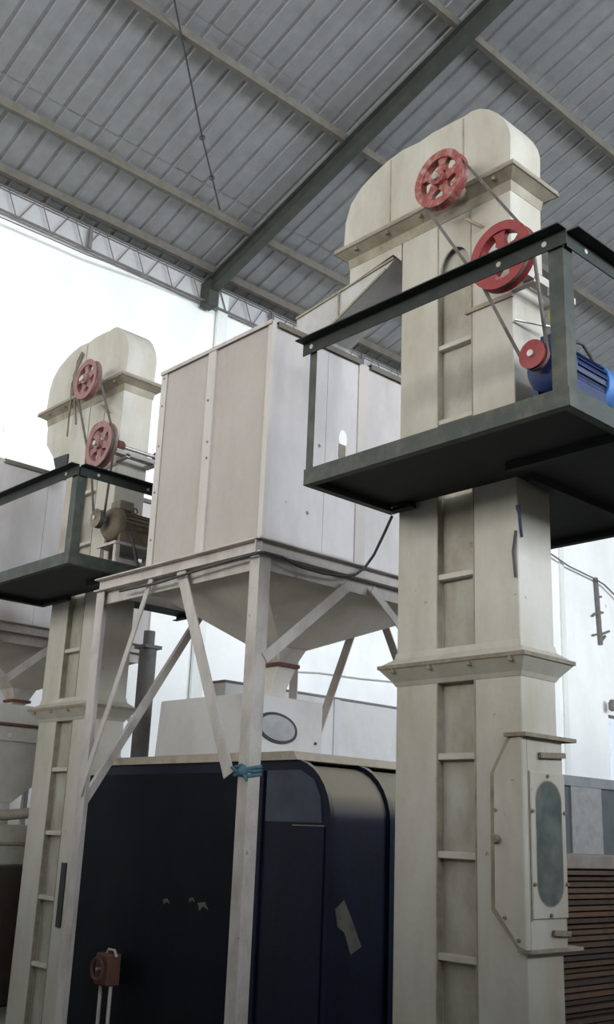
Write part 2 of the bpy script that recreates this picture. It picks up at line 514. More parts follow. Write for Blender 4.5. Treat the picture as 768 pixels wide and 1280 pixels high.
# eave: grey strip painting shade on the wall top, lattice truss, columns
solo('eave_shade_strip', MB().box(HX0, HX1, YW - 0.03, YW - 0.002, 10.70, 11.15), shade_and_trim_mat, kind='structure')
truss = thing('eave_truss', 'slender grey lattice truss with zigzag rods along the eave', 'truss', (10, YW - 0.12, 10.66))
part('bottom_chord', MB().box(-13.9, 33.9, YW - 0.13, YW - 0.10, 10.67, 10.705), truss_paint, truss)
part('top_chord', MB().box(-13.9, 33.9, YW - 0.13, YW - 0.10, 11.10, 11.125), truss_paint, truss)
k, x = 0, 3.6
while x < 26:
    rod = MB().tube([(x, YW - 0.115, 11.09), (x + 0.17, YW - 0.115, 10.70)] if k % 2 == 0 else
                    [(x + 0.04, YW - 0.115, 10.70), (x + 0.27, YW - 0.115, 11.09)], 0.011, 6)
    part('web_rod', rod, truss_paint, truss)
    x += 0.19 if k % 2 == 0 else 0.42
    k += 1
for xx in (5.2, 7.55, 10.2, 11.6, 14.1):
    part('post', MB().box(xx - 0.03, xx + 0.03, YW - 0.15, YW - 0.09, 10.70, 11.09), truss_paint, truss)
for cx in (2.0, 10.44, 18.3, 26.4):
    solo('wall_column', MB().box(cx - 0.115, cx + 0.115, YW - 0.09, YW - 0.035, FZ, 11.04), pilaster_mat,
         'white plastered column standing against the back wall', 'column', 'columns of the back wall')
solo('wall_pilaster', MB().box(21.25, 21.42, YW - 0.05, YW, FZ, 10.68), pilaster_mat, 'thin grey-green rib running up the stained white wall', 'column')

# tie rod with turnbuckles in the roof plane

def on_roof(px, py, drop):
    d = (px - 384) / F_PX * RIGHT - (py - 640) / F_PX * UP + FWD
    t = (ROOF0 + YW * SLOPE - drop - EYE[2]) / (d[2] + SLOPE * d[1])
    return EYE + d * t


tie = thing('tie_rod', 'thin roof tie rod with two ring turnbuckles', 'rod', tuple(on_roof(275, 264, 0.17)))
part('rod', MB().tube([on_roof(275, 262, 0.17), on_roof(253, 172, 0.17), on_roof(218, 0, 0.17), on_roof(200, -88, 0.17)], 0.014, 6), cable_mat, tie)
for (px, py) in ((253, 172), (265, 222)):
    c = on_roof(px, py, 0.171)
    part('turnbuckle', MB().lathe([(0.035 + 0.012 * math.cos(w), 0.012 * math.sin(w)) for w in np.linspace(0, 2 * math.pi, 7)[:-1]], c, FWD, 14, True), cable_mat, tie, 60)

# sagging wires and bits on the back wall
solo('eave_wire', MB().tube([P(-40, 252, y=YW - 0.2), P(0, 271, y=YW - 0.2), P(60, 297, y=YW - 0.2), P(110, 319, y=YW - 0.2), P(185, 346, y=YW - 0.2), P(260, 377, y=YW - 0.2)], 0.012, 6),
     truss_paint, 'thin wire sagging just below the eave truss', 'wire')
solo('wall_wire', MB().tube([P(660, 672, y=YW - 0.12), P(690, 693, y=YW - 0.12), P(712, 708, y=YW - 0.12), P(745, 724, y=YW - 0.12), P(756, 731, y=YW - 0.12), P(775, 750, y=YW - 0.12), P(800, 772, y=YW - 0.12)], 0.022, 6),
     truss_paint, 'grey wire drooping across the stained white wall', 'wire')
wbk = thing('wall_bracket', 'rusty ragged steel strip hanging on the white wall', 'bracket', tuple(P(752, 808, y=YW - 0.05)))
part('strip', MB().beam(P(745, 722, y=YW - 0.05), P(751.5, 806, y=YW - 0.05), 0.12, 0.06, (0, 1, 0)), truss_paint, wbk)
for (px, py, dx, dy) in ((748, 746, 4, 0), (749, 765, 5, 1), (746, 766, -5, 4), (752, 793, 10, -4), (751, 803, 6, -8), (746, 793, -4, 1)):
    part('hook', MB().beam(P(px, py, y=YW - 0.06), P(px + dx, py + dy, y=YW - 0.06), 0.05, 0.05, (0, 1, 0)), truss_paint, wbk)
solo('wall_lamp', MB().lathe([(0.04, 0), (0.09, 0.05), (0.09, 0.2), (0.05, 0.28)], P(766, 889, y=YW - 0.2), (0, 0, 1), 12), truss_paint,
     'small dark fitting above the bright wall window', 'fitting', smooth=40)
solo('conduit', MB().tube([P(340, 838, y=YW - 0.04), P(400, 841, y=YW - 0.04), P(450, 848, y=YW - 0.04), P(500, 853, y=YW - 0.04)], 0.014, 6), shade_and_trim_mat,
     'faint grey conduit along the white wall behind the bin stand', 'pipe')

# ------------------------------------------------------------------ bucket elevators
TX, TY = 5.576, 3.98            # near corner of the big elevator
TD, TWID = 0.385, 1.08
HEAD_Y1 = 5.66
head_px = [(431, 307), (432.5, 281), (439, 258), (452, 237), (470, 217.6), (486, 203), (504, 190), (525, 180), (540.6, 169), (566.7, 155),
           (580, 148.6), (590, 141.7), (600.6, 138.4), (611.5, 139.5), (622, 144), (630.5, 152.5), (636, 162), (638.6, 172), (641, 203)]
head_prof = [(P(px, py, x=TX)[1], P(px, py, x=TX)[2]) for px, py in head_px]
head_prof[0] = (head_prof[1][0] + 0.02, 6.33)
head_prof[-1] = (TY, 6.33)
rung_z = [5.117, 4.507, 3.321, 2.074, 1.444, 0.823, 0.2]


def wheel(parent, name, c, r, width, material, spokes, phase, hub_r, hub_mat):
    """spoked pulley, axis along x"""
    ri = r * 0.74
    w = width / 2
    prof = [(r, -w), (r - 0.025, -w * 0.25), (r - 0.025, w * 0.25), (r, w), (ri, w * 0.9), (ri, -w * 0.9)]
    rim = part(name, MB().lathe(prof, c, AX, 40, True), material, parent, 35)
    part('hub', MB().lathe([(hub_r, -w * 1.5), (hub_r, w * 1.3)], c, AX, 18), material, rim, 40)
    part('shaft_end', MB().lathe([(hub_r * 0.5, -w * 2.2), (hub_r * 0.5, w)], c, AX, 12), hub_mat, rim, 40)
    for k in range(spokes):
        an = phase + 2 * math.pi * k / spokes
        rad = np.array([0, math.cos(an), math.sin(an)])
        tan = np.array([0, -math.sin(an), math.cos(an)])
        b = MB()
        w0, w1, w2 = hub_r * 0.85, r * 0.125, r * 0.25
        ro, rm = ri + 0.012, ri * 0.72
        pts = [(hub_r * 0.8, -w0), (rm, -w1), (ro, -w2), (ro + 0.01, 0), (ro, w2), (rm, w1), (hub_r * 0.8, w0)]
        b.prism(pts, np.array(c) - np.array([w * 0.55, 0, 0]), rad, tan, (w * 1.1, 0, 0))
        part('spoke', b, material, rim)
    return rim


def belt(name, c1, r1, c2, r2, x, label, wid=0.022):
    """open V-belt round two pulleys in the plane x"""
    p1, p2 = np.array(c1[1:]), np.array(c2[1:])
    d = p2 - p1
    D = np.linalg.norm(d)
    th = math.atan2(d[1], d[0])
    al = math.acos((r1 - r2) / D)
    path = []
    for w in np.linspace(th + al, th + 2 * math.pi - al, 20):
        path.append(p1 + r1 * np.array([math.cos(w), math.sin(w)]))
    for w in np.linspace(th - al, th + al, 12):
        path.append(p2 + r2 * np.array([math.cos(w), math.sin(w)]))
    n = len(path)
    vs, fs = [], []
    for i in range(n):
        t = path[(i + 1) % n] - path[i - 1]
        t /= np.linalg.norm(t)
        nn = np.array([t[1], -t[0]])
        for (sx, so) in ((-1, 1), (1, 1), (0.6, -1), (-0.6, -1)):
            q = path[i] + nn * so * wid * 0.45
            vs.append((x + sx * wid / 2, q[0], q[1]))
    for i in range(n):
        j = (i + 1) % n
        for k in range(4):
            fs.append((i * 4 + k, i * 4 + (k + 1) % 4, j * 4 + (k + 1) % 4, j * 4 + k))
    return solo(name, MB().add(vs, fs), belt_mat, label, 'belt', smooth=50)


def elevator(label, dx, dy, main):
    X, Y = TX + dx, TY + dy
    t = thing('bucket_elevator', label, 'elevator', (X + TD / 2, Y + TWID / 2, FZ))
    lw = 0.374
    # casing: two legs in two lengths each
    for (ya, yb) in ((Y, Y + lw), (Y + TWID - lw - 0.006, Y + TWID)):
        for (z0, z1) in ((FZ, 2.695), (2.705, 6.20)):
            part('leg_casing', MB().box(X, X + TD, ya, yb, z0, z1), cream, t, bevel=0.006)
    g0, g1 = Y + lw - 0.01, Y + TWID - lw + 0.004
    zs = [FZ] + sorted(rung_z) + [6.06]
    zs = [z for z in zs if abs(z - 2.7) > 0.3]
    zs = sorted(zs + [2.7])
    for z0, z1 in zip(zs[:-1], zs[1:]):
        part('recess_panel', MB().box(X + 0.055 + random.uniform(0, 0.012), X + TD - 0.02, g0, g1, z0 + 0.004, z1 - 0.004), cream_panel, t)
    for i, z in enumerate(rung_z):
        part('cross_bar', MB().prism([(0, 0), (0, 0.035), (0.012, 0.042), (0.06, 0.042), (0.06, -0.004), (0.012, -0.004)], (X + 0.004, g0 + 0.012, z - 0.02), AX, AZ, (0, g1 - g0 - 0.024, 0)), cream, t)
    # seams: thin flat strips beside the recess
    for ya in (Y + lw - 0.004, Y + TWID - lw - 0.012):
        part('edge_strip', MB().box(X - 0.003, X + 0.05, ya, ya + 0.010, FZ + 0.02, 6.2), cream_grime, t)
    # middle flange: flared skirts and a rusty rim
    y1 = Y + TWID
    fl = MB().loft([rect_ring(X, X + TD, Y, y1, 2.81, 0.003), rect_ring(X, X + TD, Y, y1, 2.765, 0.012), rect_ring(X, X + TD, Y, y1, 2.705, 0.095), rect_ring(X, X + TD, Y, y1, 2.69, 0.095),
                    rect_ring(X, X + TD, Y, y1, 2.60, 0.02), rect_ring(X, X + TD, Y, y1, 2.57, 0.004)])
    fo = part('flange', fl, cream, t)
    part('flange_rim', MB().loft([rect_ring(X, X + TD, Y, y1, 2.712, 0.10), rect_ring(X, X + TD, Y, y1, 2.686, 0.10)]), edge_rust, fo)
    for k in range(4):
        part('bolt', MB().lathe([(0.016, 0), (0.016, 0.03)], (X - 0.085, Y + 0.02 + k * 0.34, 2.655), (0, 0, 1), 6), edge_rust, fo)
    # head: rim plate, hood, overhanging throat
    hy1 = HEAD_Y1 + dy
    rim = MB().loft([rect_ring(X, X + TD, Y, hy1, 6.365, 0.10), rect_ring(X, X + TD, Y, hy1, 6.325, 0.10), rect_ring(X, X + TD, Y, hy1, 6.27, 0.014), rect_ring(X, X + TD, Y, hy1, 6.19, 0.003)])
    ro = part('head_flange', rim, cream_grime, t)
    part('flange_rim', MB().loft([rect_ring(X, X + TD, Y, hy1, 6.338, 0.104), rect_ring(X, X + TD, Y, hy1, 6.322, 0.104)]), edge_rust, ro)
    for k in range(5):
        part('bolt', MB().lathe([(0.016, 0), (0.016, 0.03)], (X - 0.075, Y + 0.1 + k * 0.36, 6.285), (0, 0, 1), 6), edge_rust, ro)
    prof = [(y + dy, z + 0.02) for y, z in head_prof]
    ho = part('head_hood', MB().prism(prof, (X, 0, 0), AY, AZ, (TD, 0, 0)), cream, t, 30)
    for yy in ((4.42, 5.2) if main else (4.9,)):
        zt = np.interp(yy, [p[0] for p in head_prof[::-1]], [p[1] for p in head_prof[::-1]])
        part('seam', MB().box(X - 0.004, X + 0.01, yy + dy - 0.006, yy + dy + 0.006, 6.37, zt), cream_grime, ho)
    part('head_neck', MB().box(X + 0.02, X + TD - 0.01, g0 + 0.012, g1 - 0.012, 6.06, 6.295), cream, t)
    if main:
        th = [(HEAD_Y1, 6.19), (HEAD_Y1, 6.04), (5.16, 6.13), (5.066, 6.03), (5.066, 6.19)]
        part('discharge_throat', MB().prism(th, (X, 0, 0), AY, AZ, (TD, 0, 0)), cream, t)
    else:
        z0 = 6.2
        thr = MB().loft([[(X, hy1, z0), (X + TD, hy1, z0), (X + TD, Y + TWID, z0), (X, Y + TWID, z0)],
                         [(X, hy1 - 0.02, 5.95), (X + TD, hy1 - 0.02, 5.95), (X + TD, Y + TWID, 5.95), (X, Y + TWID, 5.95)],
                         [(X + 0.02, hy1 - 0.22, 5.72), (X + TD, hy1 - 0.22, 5.72), (X + TD, Y + TWID, 5.66), (X + 0.02, Y + TWID, 5.66)],
                         [(X + 0.04, hy1 - 0.30, 5.55), (X + TD - 0.04, hy1 - 0.30, 5.55), (X + TD - 0.04, Y + TWID + 0.02, 5.55), (X + 0.04, Y + TWID + 0.02, 5.55)]])
        so = part('discharge_throat', thr, cream, t)
        part('spout_mouth', MB().loft([[(X - 0.004, hy1 - 0.24, 5.72), (X + TD, hy1 - 0.24, 5.72), (X + TD, Y + TWID + 0.03, 5.70), (X - 0.004, Y + TWID + 0.03, 5.70)],
                                       [(X + 0.01, hy1 - 0.33, 5.50), (X + TD - 0.04, hy1 - 0.33, 5.50), (X + TD - 0.04, Y + TWID + 0.03, 5.50), (X + 0.01, Y + TWID + 0.03, 5.50)]]), black_rubber, so)
    # arched cover at the top of the recess, strap and lower-shaft bracket
    ym_ = (g0 + g1) / 2
    hole = [(ym_ + 0.15 * math.cos(w), 5.72 + 0.21 * math.sin(w)) for w in np.linspace(0, math.pi, 13)]
    part('arch_plate', MB().prism([(g1 - 0.006, 5.66), (g1 - 0.006, 6.19), (g0 + 0.006, 6.19), (g0 + 0.006, 5.66), (ym_ - 0.15, 5.66)] + hole[::-1] + [(ym_ + 0.15, 5.66)],
                                  (X + 0.003, 0, 0), AY, AZ, (0.015, 0, 0)), cream, t)
    part('cross_bar', MB().box(X + 0.0, X + 0.05, g0 + 0.006, g1 - 0.006, 5.615, 5.66), cream, t)
    part('strap', MB().box(X - 0.018, X + 0.01, Y - 0.004, Y + lw + 0.05, 5.30, 5.335), cream_grime, t)
    part('strap', MB().box(X - 0.014, X + 0.01, Y + lw - 0.01, Y + lw + 0.05, 5.335, 5.58), cream_grime, t)
    part('diagonal_plate', MB().beam((X - 0.02, Y + lw + 0.02, 6.10), (X - 0.02, Y + lw - 0.12, 5.98), 0.02, 0.06, (1, 0, 0)), cream_grime, t)
    # bracket on the narrow side carrying the counter-shaft
    br = part('shaft_bracket', MB().angle((X - 0.14, Y - 0.20, 5.36), (X + TD + 0.12, Y - 0.20, 5.36), AY, AZ, 0.09, 0.05), stand_paint, t)
    part('arm', MB().box(X - 0.02, X + 0.03, Y - 0.20, Y, 5.34, 5.38), stand_paint, br)
    part('arm', MB().box(X + TD - 0.04, X + TD + 0.01, Y - 0.20, Y, 5.34, 5.38), stand_paint, br)
    part('tension_rod', MB().tube([(X - 0.02, Y - 0.02, 5.10), (X + TD, Y - 0.14, 5.14)], 0.010, 6), steel, br)
    for xx in (X - 0.06, X + TD + 0.06):
        part('bearing', MB().lathe([(0.055, 0), (0.06, 0.02), (0.06, 0.07), (0.045, 0.09)], (xx - 0.045, Y - 0.12, 5.475), AX, 14), brass if main else rust, br, 40)
    part('counter_shaft', MB().tube([(X - 0.30, Y - 0.12, 5.475), (X + TD + 0.14, Y - 0.12, 5.475)], 0.022, 10), steel, br, 40)
    part('head_shaft', MB().tube([(X - 0.32, Y + 0.438, 6.348), (X + TD + 0.1, Y + 0.438, 6.348)], 0.025, 10), steel, t, 40)
    part('shaft_bearing', MB().lathe([(0.09, 0), (0.10, 0.02), (0.085, 0.07), (0.05, 0.10)], (X - 0.11, Y + 0.438, 6.348), AX, 16), cream_grime, t, 40)
    return t


def pulley_centres(dx, dy, px3, off):
    return [P(a, b, x=TX + dx - off) for a, b in px3]


# main elevator
elev = elevator('tall cream bucket elevator with an oval window low on its side', 0.0, 0.0, True)
c1, c2, c3 = pulley_centres(0, 0, ((552, 225), (629, 321), (668, 444)), 0.276)
wheel(elev, 'head_pulley', c1, 0.237, 0.075, red_worn, 5, 0.5, 0.06, steel)
wheel(elev, 'counter_pulley', c2, 0.257, 0.085, red, 5, 0.25, 0.055, steel)
belt('drive_belt', c1, 0.215, c2, 0.235, c1[0] - 0.012, 'thin drive belt joining the two spoked red pulleys of the tall elevator')
belt('drive_belt', c2, 0.235, c3, 0.093, c1[0] + 0.016, 'drive belt running down from a red spoked pulley to the blue motor')
# inspection door low on the narrow side
yN = TY
ins = part('inspection_box', MB().prism([(4.045, 2.17), (4.175, 1.955), (4.178, 1.15), (4.0, 0.94), (yN - 0.03, 0.925), (yN - 0.03, 2.185)], (TX - 0.05, 0, 0), AY, AZ, (0.055, 0, 0)), cream, elev, bevel=0.006)
part('gasket', MB().prism([(4.082, 2.192), (4.226, 1.962), (4.230, 1.132), (4.03, 0.915), (yN + 0.01, 0.915), (yN + 0.01, 2.192)], (TX - 0.014, 0, 0), AY, AZ, (0.018, 0, 0)), cream_grime, ins)
part('side_plate', MB().box(TX + 0.006, TX + TD + 0.004, yN - 0.028, yN + 0.004, 0.93, 2.18), cream, ins)
part('top_lip', MB().box(TX - 0.065, TX + TD + 0.12, yN - 0.07, yN + 0.10, 2.180, 2.205), edge_rust, ins)
part('bottom_lip', MB().box(TX - 0.03, TX + TD + 0.14, yN - 0.055, yN + 0.05, 0.91, 0.93), cream_grime, ins)
part('latch', MB().beam((TX + 0.12, yN - 0.045, 2.075), (TX + TD + 0.01, yN - 0.045, 2.09), 0.02, 0.035), edge_rust, ins)
part('latch', MB().beam((TX + 0.22, yN - 0.045, 1.02), (TX + TD + 0.01, yN - 0.045, 1.01), 0.02, 0.03), edge_rust, ins)
part('window_frame', MB().box(TX + 0.02, TX + TD + 0.01, yN - 0.040, yN - 0.02, 1.10, 1.97), cream, ins, bevel=0.005)
for sx in (TX + 0.012,):
    part('frame_seam', MB().box(sx, sx + 0.008, yN - 0.034, yN - 0.02, 1.09, 1.975), edge_rust, ins)
oc, hw, hh = (TX + 0.207, 1.545), 0.135, 0.37
oval = [(oc[0] + hw * math.cos(w), oc[1] + (hh - hw * 0.95) * (1 if math.sin(w) >= 0 else -1) + hw * 0.95 * math.sin(w)) for w in np.linspace(0.05, 2 * math.pi + 0.05, 33)[:-1]]
part('oval_window', MB().prism(oval, (0, yN - 0.043, 0), AX, AZ, (0, 0.01, 0)), green_glass, ins)
orim = [(oc[0] + (x - oc[0]) * 1.06, oc[1] + (z - oc[1]) * 1.025) for x, z in oval]
part('window_seal', MB().prism(orim, (0, yN - 0.0415, 0), AX, AZ, (0, 0.01, 0)), edge_rust, ins)
for (xx, zz) in ((0.03, 1.73), (0.035, 1.30), (0.375, 1.73), (0.38, 1.30), (0.2, 1.95), (0.2, 1.12)):
    part('screw', MB().lathe([(0.012, 0), (0.010, 0.014)], (TX + xx, yN - 0.040, zz), (0, -1, 0), 8), edge_rust, ins)
part('knob', MB().lathe([(0.022, 0), (0.03, 0.015), (0.022, 0.035)], (TX - 0.05, 4.15, 1.555), (-1, 0, 0), 12), edge_rust, ins, 40)
for (yy, zz) in ((4.16, 1.73), (4.10, 1.10), (4.0, 0.98)):
    part('screw', MB().lathe([(0.012, 0), (0.010, 0.014)], (TX - 0.05, yy, zz), (-1, 0, 0), 8), edge_rust, ins)
part('paint_scrape', MB().beam((TX - 0.002, TY - 0.003, 3.72), (TX + 0.03, TY - 0.004, 3.50), 0.006, 0.03, (0, 1, 0)), blue, elev)
part('hanging_wire', MB().tube([(TX - 0.012, TY + 0.01, 3.54), (TX - 0.018, TY + 0.03, 3.40), (TX - 0.012, TY + 0.02, 3.22)], 0.009, 6), cable_mat, elev)

# discharge chute from the head to the bin
ch = thing('discharge_chute', 'dusty sheet-metal chute sloping from elevator head into the bin', 'chute', (5.78, 5.9, 5.5))
cm = mat('chute_sheet', (0.50, 0.49, 0.48), (0.30, 0.285, 0.27), 0.55, 0.45, 0, 2.5, 1.0, 0.08, 0.3)
part('duct', MB().prism([(5.155, 6.105), (5.80, 6.02), (6.345, 5.965), (6.345, 5.55), (6.12, 5.55), (6.02, 5.68), (5.34, 5.985), (5.17, 6.09)], (TX + 0.02, 0, 0), AY, AZ, (0.36, 0, 0)), cm, ch)
for (p, q) in (((5.165, 6.105), (6.345, 5.967)), ((5.25, 6.035), (6.02, 5.683))):
    part('folded_edge', MB().beam((TX + 0.012, p[0], p[1]), (TX + 0.012, q[0], q[1]), 0.012, 0.022), cream_grime, ch)
part('folded_edge', MB().beam((TX + 0.012, 5.80, 6.02), (TX + 0.012, 5.80, 5.79), 0.012, 0.02, (1, 0, 0)), cream_grime, ch)


# ------------------------------------------------------------------ service platforms
def platform(label, x0, x1, xb, y0, y1, yb, z, rail, main):
    t = thing('service_platform', label, 'platform', ((x0 + x1) / 2, (y0 + y1) / 2, z))
    part('deck_plate', MB().box(x0 + 0.01, x1 + 0.026, y0 + 0.01, y1 - 0.01, z + 0.055, z + 0.068), green_dark, t)
    part('deck_plate', MB().box(x1 + 0.027, xb, y0 + 0.01, yb[0] + 0.045, z + 0.055, z + 0.068), green_dark, t)
    part('deck_plate', MB().box(x1 + TD + 0.06, xb, yb[0], yb[1], z + 0.055, z + 0.068), green_dark, t)
    h = 0.115
    part('edge_angle', MB().angle((x0, y0, z), (x0, y1, z), AX, AZ, 0.06, h), green, t)
    part('edge_angle', MB().angle((x0 + 0.003, y0 - 0.003, z - 0.002), (xb, y0 - 0.003, z - 0.002), AY, AZ, 0.06, h), green, t)
    part('edge_angle', MB().angle((x0 + 0.003, y1 + 0.003, z - 0.002), (x1, y1 + 0.003, z - 0.002), (0, -1, 0), AZ, 0.06, h), green, t)
    part('edge_angle', MB().angle((x1, y1, z), (x1, Y_clear(yb), z), (-1, 0, 0), AZ, 0.06, 0.05), green_dark, t)
    part('edge_angle', MB().angle((xb, y0, z), (xb, yb[1], z), (-1, 0, 0), AZ, 0.06, h), green_dark, t)
    part('joist', MB().box(x0 + 0.66, x0 + 0.72, y0 + 0.02, yb[0] - 0.06, z + 0.0, z + 0.055), green_dark, t)
    part('joist', MB().box(x1 + 0.02, xb - 0.02, yb[0] - 0.09, yb[0] - 0.03, z + 0.0, z + 0.055), green_dark, t)
    # posts and hand rail
    zt = z + rail
    part('post', MB().angle((x0 + 0.009, y0 + 0.009, z + 0.02), (x0 + 0.009, y0 + 0.009, zt - 0.01), AX, AY, 0.10, 0.10), green, t)
    if main:
        part('post', MB().angle((x0 + 0.009, y1 - 0.009, z + 0.01), (x0 + 0.009, y1 - 0.009, zt - 0.01), AX, (0, -1, 0), 0.06, 0.065), green, t)
    fr_ = part('front_rail', MB().angle((x0 - 0.004, y0 - 0.03, zt), (x0 - 0.004, y1 + 0.05, zt), (0, 0, -1), (-1, 0, 0), 0.10, 0.09), rail_green, t)
    sr_ = part('side_rail', MB().angle((x0 + 0.02, y0 - 0.006, zt), (xb, y0 - 0.006, zt), (0, 0, -1), (0, -1, 0), 0.10, 0.09), rail_green, t)
    for yy in (y0 + 0.12, y0 + 0.45, y1 - 0.04) if main else (y0 + 0.2,):
        part('bolt_hole', MB().lathe([(0.018, 0), (0.018, 0.003)], (x0 - 0.0125, yy, zt - 0.05), (-1, 0, 0), 10), stand_paint, fr_)
    for xx in (x0 + 0.22, x0 + 0.8):
        part('bolt_hole', MB().lathe([(0.016, 0), (0.016, 0.003)], (xx, y0 - 0.0145, zt - 0.05), (0, -1, 0), 10), stand_paint, sr_)
    for xx in (x0 + 1.2, xb - 0.05):
        part('post', MB().angle((xx, y0, z + 0.02), (xx, y0, zt - 0.01), AX, AY, 0.05, 0.05), green, t)
    return t


def Y_clear(yb):
    return yb[1]


ZP = 3.866
platform('dark green steel service platform with hand rail around the tall cream elevator', 4.636, 5.545, 7.11, 2.95, 5.11, (3.93, 4.86), ZP, 1.10, True)


# ------------------------------------------------------------------ motors
def motor(label, c, body, cap, pulley_mat, floor_z, length, rad, plain):
    x, y, z = c
    t = thing('electric_motor', label, 'motor', (x + 0.4, y, floor_z))
    zc = z - 0.02
    pl = part('motor_pulley', MB().lathe([(0.02, -0.032), (0.085, -0.03), (0.102, -0.028), (0.09, -0.006), (0.09, 0.022), (0.102, 0.036), (0.06, 0.04)], c, AX, 28), pulley_mat, t, 40)
    part('shaft_end', MB().lathe([(0.024, -0.05), (0.024, 0.14)], c, AX, 12), steel, pl, 40)
    part('end_shield', MB().lathe([(0.05, 0.10), (rad * 0.8, 0.12), (rad, 0.16), (rad * 1.06, 0.18), (rad * 1.06, 0.24)], (x, y, zc), AX, 28), body, t, 40)
    bo = part('motor_body', MB().lathe([(rad * 0.94, 0.22), (rad * 0.94, 0.22 + length)], (x, y, zc), AX, 32), body, t, 40)
    for k in range(22):
        w = 2 * math.pi * k / 22
        if abs(math.sin(w) - 1) < 0.1:
            continue
        rr = np.array([0, math.cos(w), math.sin(w)])
        p0 = np.array([x + 0.26, y, zc]) + rr * rad * 0.97
        part('cooling_fin', MB().beam(p0, p0 + np.array([length - 0.08, 0, 0]), 0.007, 0.016, rr), body, bo)
    x2 = 0.22 + length
    part('fan_cowl', MB().lathe([(rad * 1.05, x2 - 0.03), (rad * 1.05, x2 + 0.15), (rad * 0.9, x2 + 0.19), (rad * 0.5, x2 + 0.20)], (x, y, zc), AX, 32), cap, t, 40)
    tb = part('terminal_box', MB().box(x + 0.20, x + 0.38, y - 0.09, y + 0.09, zc + rad * 0.9, zc + rad + 0.09), body, t, bevel=0.01)
    part('cable_gland', MB().lathe([(0.02, 0), (0.02, 0.05)], (x + 0.38, y, zc + rad + 0.04), AX, 10), cable_mat, tb, 40)
    ey = MB().lathe([(0.03 + 0.008 * math.cos(w), 0.008 * math.sin(w)) for w in np.linspace(0, 2 * math.pi, 7)[:-1]], (x + 0.45, y, zc + rad + 0.035), AY, 14, True)
    part('lifting_eye', ey, body, t, 50)
    for yy in (y - rad * 0.85, y + rad * 0.65):
        part('foot', MB().box(x + 0.2, x + 0.2 + length, yy, yy + rad * 0.25, zc - rad - 0.05, zc - rad * 0.45), body, t)
    zf = zc - rad - 0.05
    part('base_plate', MB().box(x + 0.12, x + 0.30 + length, y - 0.20, y + 0.17, zf - 0.03, zf), plain, t)
    for xx in (x + 0.16, x + 0.26 + length):
        for yy in (y - 0.19, y + 0.11):
            part('stand_leg', MB().angle((xx - 0.025, yy, floor_z), (xx - 0.025, yy, zf - 0.03), AX, AY, 0.05, 0.05), plain, t)
    part('stand_rail', MB().box(x + 0.14, x + 0.28 + length, y - 0.205, y - 0.195, floor_z + 0.18, floor_z + 0.24), plain, t)
    return t


deck = ZP + 0.068
motor('blue electric motor with a small red pulley on the green platform', c3, blue, blue_light, red, deck, 0.44, 0.17, green)
mc = np.array(c3)
solo('motor_cable', MB().tube([mc + np.array(d) for d in ((0.42, 0, 0.215), (0.5, 0, 0.28), (0.58, -0.01, 0.29), (0.66, -0.02, 0.22), (0.72, -0.03, 0.10), (0.74, -0.19, -0.06), (0.76, -0.25, -0.40), (0.78, -0.26, -0.68))], 0.012, 8), cable_mat,
     'black cable looping over the blue motor', 'cable', smooth=60)
hang = thing('bearing_hanger', 'brass and steel belt tensioner hanging beside the tall elevator', 'tensioner', (TX + 0.30, TY - 0.26, 4.75))
hx, hy = TX + 0.16, TY - 0.255
part('screw_rod', MB().tube([(hx, hy, 5.30), (hx, hy, 4.78)], 0.014, 8), steel, hang)
part('clamp', MB().lathe([(0.035, 0), (0.06, 0.03), (0.06, 0.12), (0.03, 0.16)], (hx, hy, 5.04), AZ, 12), brass, hang, 40)
part('clamp', MB().lathe([(0.03, 0), (0.055, 0.02), (0.045, 0.14), (0.03, 0.16)], (hx, hy, 4.84), AZ, 12), steel, hang, 40)
part('nut', MB().lathe([(0.045, 0), (0.045, 0.04)], (hx, hy, 4.79), AZ, 6), steel, hang)
part('hook', MB().box(hx - 0.03, hx + 0.03, hy - 0.03, hy + 0.05, 5.28, 5.345), stand_paint, hang)


